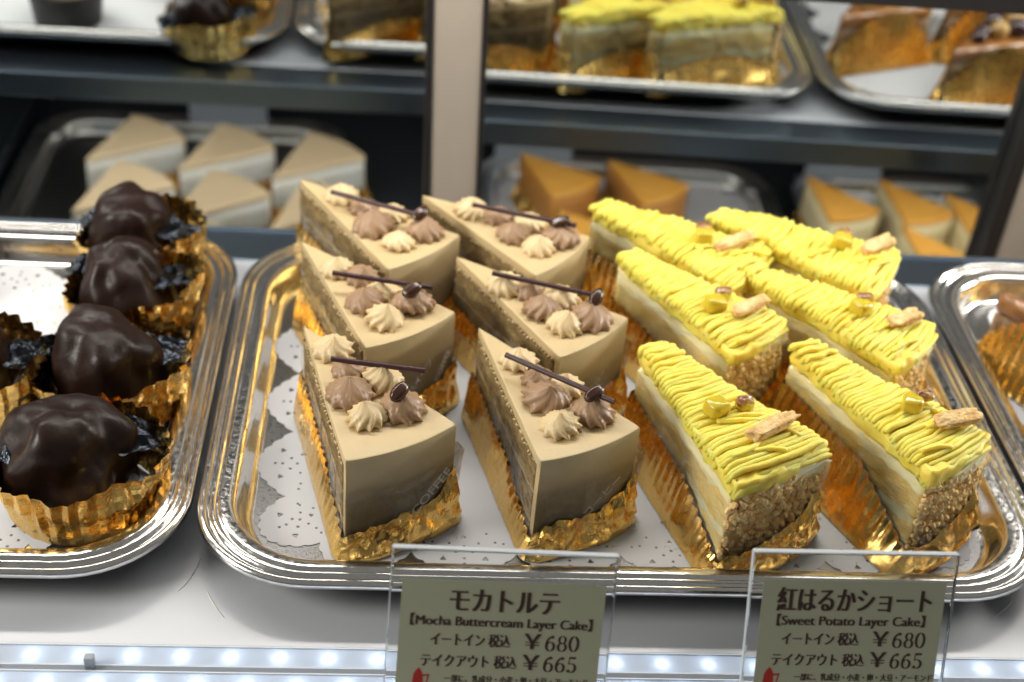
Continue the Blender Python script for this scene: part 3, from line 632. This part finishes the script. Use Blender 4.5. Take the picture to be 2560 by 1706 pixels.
# ------------------------------------------------------------------ chocolate domes in gold cups
def choc_cake(i, x, y, rx, ry, h, rot, label, group='dark chocolate domes in gold foil cups'):
    rnd = random.Random(500 + i)
    t = thing('chocolate_dome_cake', label, 'cake', (x, y, .5), 0, group)
    b = MB(); rows = []; NU = 30; NV = 72
    for u in range(NU + 1):
        f = u / NU; row = []
        for k in range(NV):
            th = 2 * math.pi * k / NV
            a = f * math.pi / 2 * 1.0
            prof = math.cos(a) ** .62; zz = math.sin(a) ** .95
            d = Vector((math.cos(th) * prof, math.sin(th) * prof, zz))
            bulge = .30 * N(d * 1.1 + Vector((i * 5.3, 1, 0))) + .14 * N(d * 2.3 + Vector((i * 2.1, 0, 4))) + .02 * N(d * 5 + Vector((i, 0, 4)))
            drip = .05 * math.sin(th * 5 + i) * (1 - f)
            q = 1 + bulge + drip
            row.append(Vector((d.x * rx * q, d.y * ry * q, .5 + (h - .5) * zz * (1 + .5 * bulge))))
        rows.append(row)
    b.grid(rows, closed_u=True); b.build('chocolate_dome', choc_glaze, t)
    h = h
    path = []; n = 420; ra = math.radians(rot)
    for k in range(n):
        th = 2 * math.pi * k / n; path.append((Vector((math.cos(th) * (rx + .45) + .45, math.sin(th) * (ry + .50) - .45, 0)), Vector((math.cos(th), math.sin(th), 0)), 0, k / n))
    def fn(p, nn, tg, s, k, v):
        a = k * 2 * math.pi + ra; d = Vector((math.cos(a), math.sin(a), 0))
        H = 2.3 + .6 * max(0, -nn.y) + .6 * N(d * 1.5 + Vector((0, 0, i))) + .16 * N(d * 5 + Vector((0, 0, i))) + .05 * tri(k * 30) + .9 * max(0, nn.x) + .3 * max(0, nn.y)
        fl = .35 + .6 * max(0, N(d * 2.0 + Vector((0, 0, i + 9))) + .3)
        q3 = Vector((d.x * 3, d.y * 3, v * H + i * 7)); side = max(0, nn.x); lowr = (1 - v) ** 1.5
        c = ridged(q3, .5, i) * (.10 + .14 * side) + ridged(q3, 1.5, i + 3) * (.02 + .07 * side + .07 * lowr)
        o = -.12 + (.18 + fl * .6) * v ** .9 + (.02 + .11 * v) * tri(k * 30 + .25 * N(d * 3 + Vector((0, 0, v)))) + c * min(1, v * 3)
        q = p + nn * o
        return Vector((q.x, q.y, max(.02, H * v + (.10 * N(q3 * 1.2) if 0 < v < 1 else 0))))
    ribbon(path, 16, fn, gold, 'foil_cup', t, smooth=False)
    # torn flaps of dark foil lying out over the cup edge
    for q in range(2):
        th = math.radians((0, 165)[q] + rnd.uniform(-15, 20)); rows = []
        for a in range(22):
            u = a / 21; row = []
            for c in range(22):
                v = c / 21 - .5; wd = (2.6 - 1.3 * u * u) * (1 + .2 * N((u * 4, q, i)))
                rr = rx * .82 + (1.9 if q == 0 else 1.2) * u; rr += .22 * N((v * 7, q, i)) * u; tt = th + v * wd / rr
                q3 = Vector((u * 2, v * 2.6, i + q * 4))
                pz = 2.75 - .35 * u * u + .55 * N(q3 * .8) + .20 * ridged(q3, .8, 3) + .04 * ridged(q3, 1.8, 1)
                row.append(Vector((rr * math.cos(tt), rr * math.sin(tt), pz)))
            rows.append(row)
        b = MB(); b.grid(rows); b.build('foil_flap', dark_foil, t, smooth=False, recalc=False)
    return t
dark_foil = mat('dark_foil', (.028, .032, .04), .33, 1, bump=((120, .2, .5, 2),), rvar=(200, .2, .4))
CH = [(-14.4, 48.9, 2.95, 2.75, 4.9, 0, 'largest chocolate dome at the front of the left tray'),
      (-14.25, 56.0, 2.8, 2.7, 4.9, 40, 'second chocolate dome from the front, in the long row'),
      (-14.5, 62.9, 2.6, 2.6, 4.6, 100, 'third chocolate dome from the front, in the long row'),
      (-14.9, 68.4, 2.55, 2.4, 4.4, 190, 'rearmost chocolate dome, standing clear against the beige wedges'),
      (-21.3, 55.6, 2.9, 2.8, 5.2, 250, 'chocolate dome cut off by the left picture edge')]
for i, (x, y, rx, ry, h, rot, lb) in enumerate(CH): choc_cake(i, x, y, rx, ry, h, rot, lb)

doily(7.5, 33, 44.9, 69.5, -19.5, 'white lace doily on the lower tray beside the cream post, seen in the mirror', 4)
doily(37.8, 64.4, 44.9, 69.5, -19.5, 'white lace doily on the lower tray near the right post, seen in the mirror', 5)
# small dark pudding cup, seen in the mirror at top left
t = thing('pudding_cup', 'round dark pudding cup seen in the mirror at the top left', 'pudding', (-25.7, 64.5, .5))
b = MB(); b.grid([[(r * math.cos(k * math.pi / 16), r * math.sin(k * math.pi / 16), z) for k in range(32)] for r, z in ((.01, 0), (2.2, 0), (2.5, .1), (2.75, 2.2), (2.9, 2.6), (2.6, 2.6), (.01, 2.5))], closed_u=True); b.build('cup', black, t)
b = MB(); lumpy(b, (0, 0, 2.7), (2.5, 2.5, 1.0), .1, 3); b.build('cream_top', cream_pale, t)

# ------------------------------------------------------------------ caramel slices on the right tray
def ball(b, c, r, n=12): lumpy(b, c, (r, r, r), .03, 1, res=n)
def caramel_slice(i, x, y, ang, label, R=9.2, ch=5.6):
    rnd = random.Random(700 + i); t = thing('caramel_slice', label, 'cake slice', (x, y, .5), ang, 'caramel slices with glazed fruit on the right tray')
    b = MB(); slab(b, wedge_outline(R - .1, ch - .1, .3), .08, 3.4, 6, .08, i, rnd=.1); b.build('pastry_base', caramel_side, t)
    b = MB(); slab(b, wedge_outline(R, ch, .3), 3.4, 4.7, 3, .10, i + 3, rnd=.3); b.build('caramel_top', caramel, t)
    for k, (dx, dy, r) in enumerate(((2.9, .1, .55), (3.9, -.3, .6), (5.2, .3, .75), (6.4, -1.1, .72), (6.7, .9, .8), (7.9, -.1, .78), (7.9, 1.5, .6))):
        b = MB(); ball(b, (dx, dy, 4.75 + r * .75), r); b.build('glazed_fruit', chestnut_dark if (k + i) % 3 else chestnut_pale, t)
    al = math.asin(ch / 2 / R); out = wedge_outline(R, ch, .09)
    def fn(p, nn, tg, s, k, v):
        if tg == 1: H = 1.6
        else: H = 1.3 + 3.3 * math.sin(math.pi * min(1, max(0, s))) ** .6
        H += .10 * abs(math.sin(k * 44 * math.pi))
        o = .2 + .9 * (1 - v) ** 1.2 + (.13 * tri(k * 44)) * (.2 + v)
        q = p + nn * o; return Vector((q.x, q.y, max(.03, H * v)))
    ribbon(out, 9, fn, gold, 'foil_wrapper', t, smooth=False)
    film_wrap(t, R, ch, 60 + i, .6, 4.6, 3.6, .2)
for i, (x, y, a, lb) in enumerate((
    (33.0, 61.8, -42, 'caramel slice in a pleated gold cup at the right picture edge'),
    (40.3, 67.0, -38, 'caramel slice behind the one at the right edge, seen in the mirror'),
    (48.0, 67.4, -42, 'dark fruit caramel slice second along the right tray rear, seen in mirror'),
    (42.5, 58.0, -45, 'caramel slice beyond the right picture edge, nearest the tray middle'),
    (54.5, 60.5, -50, 'caramel slice furthest right along the tray, seen in the mirror corner'))):
    caramel_slice(i, x, y, a, lb)

# ------------------------------------------------------------------ lower shelf, seen in the mirrors
def plain_slice(name, i, x, y, z, ang, R, ch, h, mt, ms, topname, label, group):
    t = thing(name, label, 'cake slice', (x, y, z), ang, group)
    b = MB(); slab(b, wedge_outline(R, ch, .5), .1, h - .5, 4, .05, i, rnd=.08); b.build('cake_body', ms, t)
    b = MB(); slab(b, wedge_outline(R + .03, ch + .03, .5), h - .5, h, 2, .03, i + 2, rnd=.12); b.build(topname, mt, t)
    out = wedge_outline(R, ch, .2)
    def fn(p, nn, tg, s, k, v):
        H = 1.2 + .5 * abs(math.sin(k * 40 * math.pi)); o = .15 + .6 * (1 - v) + .08 * (abs(((k * 60) % 1) - .5) * 4 - 1); q = p + nn * o; return Vector((q.x, q.y, max(.03, H * v)))
    ribbon(out, 4, fn, gold, 'foil_wrapper', t, smooth=False)
BL = ['pale beige wedge at the far left of the back row on the lower shelf', 'pale beige wedge in the centre of the back row on the lower shelf', 'pale beige wedge at the right of the back row on the lower shelf',
      'pale beige wedge at the left of the middle row on the lower shelf', 'pale beige wedge in the centre of the middle row on the lower shelf', 'pale beige wedge at the right of the middle row on the lower shelf',
      'pale beige wedge at the left of the near row on the lower shelf', 'pale beige wedge in the centre of the near row on the lower shelf', 'pale beige wedge at the right of the near row on the lower shelf']
k = 0
for row in range(3):
    for col in range(3):
        plain_slice('beige_cake', k, -27.2 + col * 8.1 + row * .6, 58.4 + row * 8.8 + col * .9, -19.5, -52 - row * 3, 9.2, 6.8, 4.6, beige_top, pale_side, 'beige_top', BL[k], 'pale beige wedges on the lower shelf'); k += 1
OL = ['caramel brown wedge nearest the cream post on the lower shelf', 'caramel brown wedge second from the cream post on the lower shelf', 'caramel brown wedge in front, low behind the coffee slices']
for k, (x, y) in enumerate(((10.0, 49.5), (18.0, 49.8), (13.0, 59.5))):
    plain_slice('caramel_wedge', k + 20, x, y, -19.5, 50, 8.2, 6.0, 4.8, cheese_top, caramel_orange, 'caramel_top', OL[k], 'caramel wedges on the lower shelf')
CL = ['golden cheesecake wedge leftmost of three at the back, behind the yellow slices', 'golden cheesecake wedge standing highest between two others at the back', 'golden cheesecake wedge at the back nearest the slanted right post',
      'golden cheesecake wedge low in the near row left, above the right tray rim', 'golden cheesecake wedge low in the near row, beside the slanted right post']
for k, (x, y) in enumerate(((36.2, 51.5), (43.0, 51.2), (48.6, 53.2), (43.0, 59.5), (49.6, 61.5))):
    plain_slice('cheesecake_wedge', k + 30, x, y, -19.5, 66, 8.0, 5.6, 5.3, cheese_top, cheese_side, 'browned_top', CL[k], 'golden cheesecake wedges on the lower shelf')
for k, (x, lb) in enumerate(((-16.6, 'grey back of a sign above the beige wedges, in the mirror'), (11.6, 'grey back of a sign right beside the cream post, in the mirror'), (41.8, 'grey back of a sign near the right post, in the mirror'))):
    t = thing('rear_price_sign', lb, 'sign', (x, 43.5, -19.95), 0, 'backs of price signs on the lower shelf')
    o = MB().box(-3.7, 3.7, 0, .3, 0, 8.2).build('sign_back', grey_card, t, smooth=False, bevel=.05); o.rotation_euler = (math.radians(-14), 0, 0)
    o = MB().box(-3.7, 3.7, -2.2, 0, 0, .2).build('sign_foot', grey_card, t, smooth=False, bevel=.05)
t = thing('vent_grille', 'dark slatted grille along the front of the lower shelf, in the mirrors', 'vent', (0, 27.3, -20))
for k in range(9): MB().box(-80, 90, 0, .5, 3.2 + k * 1.6, 3.9 + k * 1.6).build('slat', dark_metal, t, smooth=False, bevel=.08)
for x, lb in ((-37.5, 'pale grey side rail of the lower shelf at far left'), (57.5, 'dark grey side rail of the lower shelf near the right post')):
    tag(MB().box(x - 2.4, x + 2.4, 28, 76, -20, -16.5).build('side_rail', dark_metal if x > 0 else steel, None, smooth=False, bevel=.1), lb, 'rail')

# ------------------------------------------------------------------ price signs
def text_mesh(body, size, x, y, m, parent, name, thin=.006, smear=.0, w=None, z=.36):
    """lettering with thin horizontals and heavy uprights, like printed Ming type: a thinned glyph swept sideways"""
    cu = bpy.data.curves.new(name, 'FONT'); cu.body = body; cu.size = size * CM; cu.align_x = 'CENTER'; cu.align_y = 'CENTER'; cu.offset = -thin * CM
    o = bpy.data.objects.new(name, cu); C.objects.link(o)
    me = bpy.data.meshes.new_from_object(o.evaluated_get(bpy.context.evaluated_depsgraph_get())); bpy.data.objects.remove(o)
    xs = [v.co.x for v in me.vertices]; ww = max(xs) - min(xs); cxx = (max(xs) + min(xs)) / 2; k = (w * CM / ww) if w else 1
    V0 = [(v.co.x, v.co.y) for v in me.vertices]; F0 = [tuple(p.vertices) for p in me.polygons]; b = MB(); n = 5
    for q in range(n):
        dx = smear * (q / (n - 1) - .5); b.add([((vx - cxx) * k / CM + x + dx, vy / CM + y, z + q * .0012) for vx, vy in V0], F0)
    return b.build(name, m, parent, smooth=False, recalc=False)
def pen(g, pts, wx, wy, z, n=14):
    """stroke along pts with a pen that is wide sideways and narrow upwards"""
    rows = []
    for i, (x, y) in enumerate(pts):
        a = pts[max(i - 1, 0)]; c = pts[min(i + 1, len(pts) - 1)]; tx, ty = c[0] - a[0], c[1] - a[1]; L = math.hypot(tx, ty) or 1; nx, ny = -ty / L, tx / L
        h = math.hypot(nx * wx, ny * wy) / 2; rows.append([(x + nx * h, y + ny * h, z), (x - nx * h, y - ny * h, z)])
    g.grid(rows)
def ell(cx, cy, rx, ry, a0, a1, n=28): return [(cx + rx * math.cos(math.radians(a0 + (a1 - a0) * i / n)), cy + ry * math.sin(math.radians(a0 + (a1 - a0) * i / n))) for i in range(n + 1)]
def serif_digit(g, d, x, y, w, h, z):
    W, T = .105, .028
    if d == '0': pen(g, ell(x + w / 2, y + h / 2, w * .40, h * .48, 0, 360), W, T, z)
    if d == '8':
        pen(g, ell(x + w / 2, y + h * .74, w * .31, h * .23, 0, 360), W * .85, T, z); pen(g, ell(x + w / 2, y + h * .27, w * .38, h * .26, 0, 360), W, T, z + .001)
    if d == '6':
        pen(g, ell(x + w * .5, y + h * .29, w * .37, h * .28, 0, 360), W, T, z); pen(g, ell(x + w * .86, y + h * .36, w * .74, h * .61, 180, 105), W * .9, T, z + .001); pen(g, ell(x + w * .68, y + h * .90, .045, .04, 0, 360, 10), .06, .05, z + .002)
    if d == '5':
        pen(g, [(x + w * .20, y + h * .95), (x + w * .86, y + h * .95)], .09, .09, z); pen(g, [(x + w * .22, y + h * .95), (x + w * .18, y + h * .52)], .035, .03, z + .001)
        pen(g, ell(x + w * .42, y + h * .30, w * .42, h * .29, 120, -100), W, T, z + .002); pen(g, ell(x + w * .20, y + h * .10, .045, .04, 0, 360, 10), .06, .05, z + .003)
def sign(loc, roll, lean, W, Hh, label, title, tw, sub, sw, inset):
    t = thing('price_sign', label, 'price sign', loc, 0, 'clear holders with cream price cards')
    # local frame: X along the width, Y up the face, Z towards the viewer
    t.rotation_euler = (Matrix.Rotation(math.radians(roll), 3, 'Y') @ Matrix.Rotation(math.radians(90 - lean), 3, 'X')).to_euler()
    MB().box(0, W, 0, Hh, 0, .32).build('acrylic_plate', acrylic, t, smooth=False, bevel=.04)
    MB().box(0, W, Hh + .002, Hh + .05, .0, .34).build('polished_edge', edge_mat, t, smooth=False, bevel=.015)
    for xx in (-.03, W + .002): MB().box(xx, xx + .028, 0, Hh, .02, .30).build('polished_edge', edge_mat, t, smooth=False)
    MB().box(0, W, -.30, -.0, .0, .32).build('holder_foot', acrylic, t, smooth=False, bevel=.05)
    x0, x1, y1 = inset
    c = MB().box(x0, x1, .35, y1, .335, .355).build('price_card', card_mat, t, smooth=False)
    cx = (x0 + x1) / 2; top = y1; z = .362
    text_mesh(title, 1.12, cx + .05, top - .90, ink, t, 'title_text', .004, .085, w=tw, z=z)
    text_mesh(sub, .56, cx + .0, top - 1.72, ink, t, 'subtitle_text', .004, .05, w=sw, z=z)
    text_mesh('イートイン 税込', .60, cx - 1.15, top - 2.52, ink, t, 'price_text', .004, .045, w=3.05, z=z)
    text_mesh('テイクアウト 税込', .60, cx - 1.15, top - 3.42, ink, t, 'price_text', .004, .045, w=3.7, z=z)
    for yy, st_ in ((top - 2.50, '680'), (top - 3.39, '665')):
        text_mesh('￥', .92, cx + 1.25, yy, ink, t, 'price_text', .006, .07, w=.62, z=z)
        g = MB()
        for q, ch_ in enumerate(st_): serif_digit(g, ch_, cx + 1.75 + q * .46, yy - .32, .40, .66, z)
        g.build('price_digits', ink, t, smooth=False, recalc=False)
    text_mesh('一部に、乳成分・小麦・卵・大豆・アーモンド', .34, cx + .75, top - 4.15, ink, t, 'note_text', .0, .02, w=5.6, z=z)
    text_mesh('を含みます', .34, cx - 1.3, top - 4.6, ink, t, 'note_text', .0, .02, w=1.4, z=z)
    # red pot on a green block, the small printed mark
    px, py = cx - 3.05, top - 4.25
    g = MB(); g.add([(px - .26, py - .5, z), (px + .24, py - .5, z), (px + .16, py + .25, z), (px + .10, py + .42, z), (px, py + .55, z), (px - .12, py + .42, z), (px - .2, py + .25, z)], [tuple(range(7))])
    g.add([(px + .16, py + .25, z), (px + .42, py + .28, z), (px + .30, py - .35, z), (px + .26, py - .35, z), (px + .34, py + .2, z), (px + .17, py + .17, z)], [(0, 1, 4, 5), (1, 2, 3, 4)]); g.build('pot_mark', red_ink, t, smooth=False)
    g = MB(); g.add([(px - .75, py - .6, z + .003), (px + .1, py - .6, z + .003), (px + .1, py - .2, z + .003), (px - .75, py - .2, z + .003)], [(0, 1, 2, 3)]); g.build('green_mark', green_ink, t, smooth=False)
    return t
sign((.02, 35.05, -.05), 1.7, 21, 8.6, 8.62, 'price sign for mocha buttercream layer cake in a clear holder', 'モカトルテ', 4.15, '【Mocha Buttercream Layer Cake】', 7.0, (.42, 8.25, 7.45))
sign((14.15, 35.05, .0), -.4, 21, 8.1, 8.72, 'price sign for sweet potato layer cake in a clear holder', '紅はるかショート', 6.1, '【Sweet Potato Layer Cake】', 5.9, (.45, 7.72, 7.62))

rnd = random.Random(77); b = MB()
for q in range(90):
    x = rnd.gauss(19, 6); y = rnd.gauss(46.6, 1.3) if rnd.random() < .6 else rnd.uniform(47, 60)
    if -4 < x < 27.5 and y > 44.9: lump(b, (x, y, .50), rnd.choice((.03, .04, .06)), rnd)
for q in range(16): lump(b, (rnd.uniform(-20, -18), rnd.uniform(62, 66), .5), rnd.choice((.03, .05)), rnd)
tag(b.build('crumbs', crumb_mat, None, smooth=False), 'tiny loose golden crumbs lying on the white doilies', None, None, 'stuff')
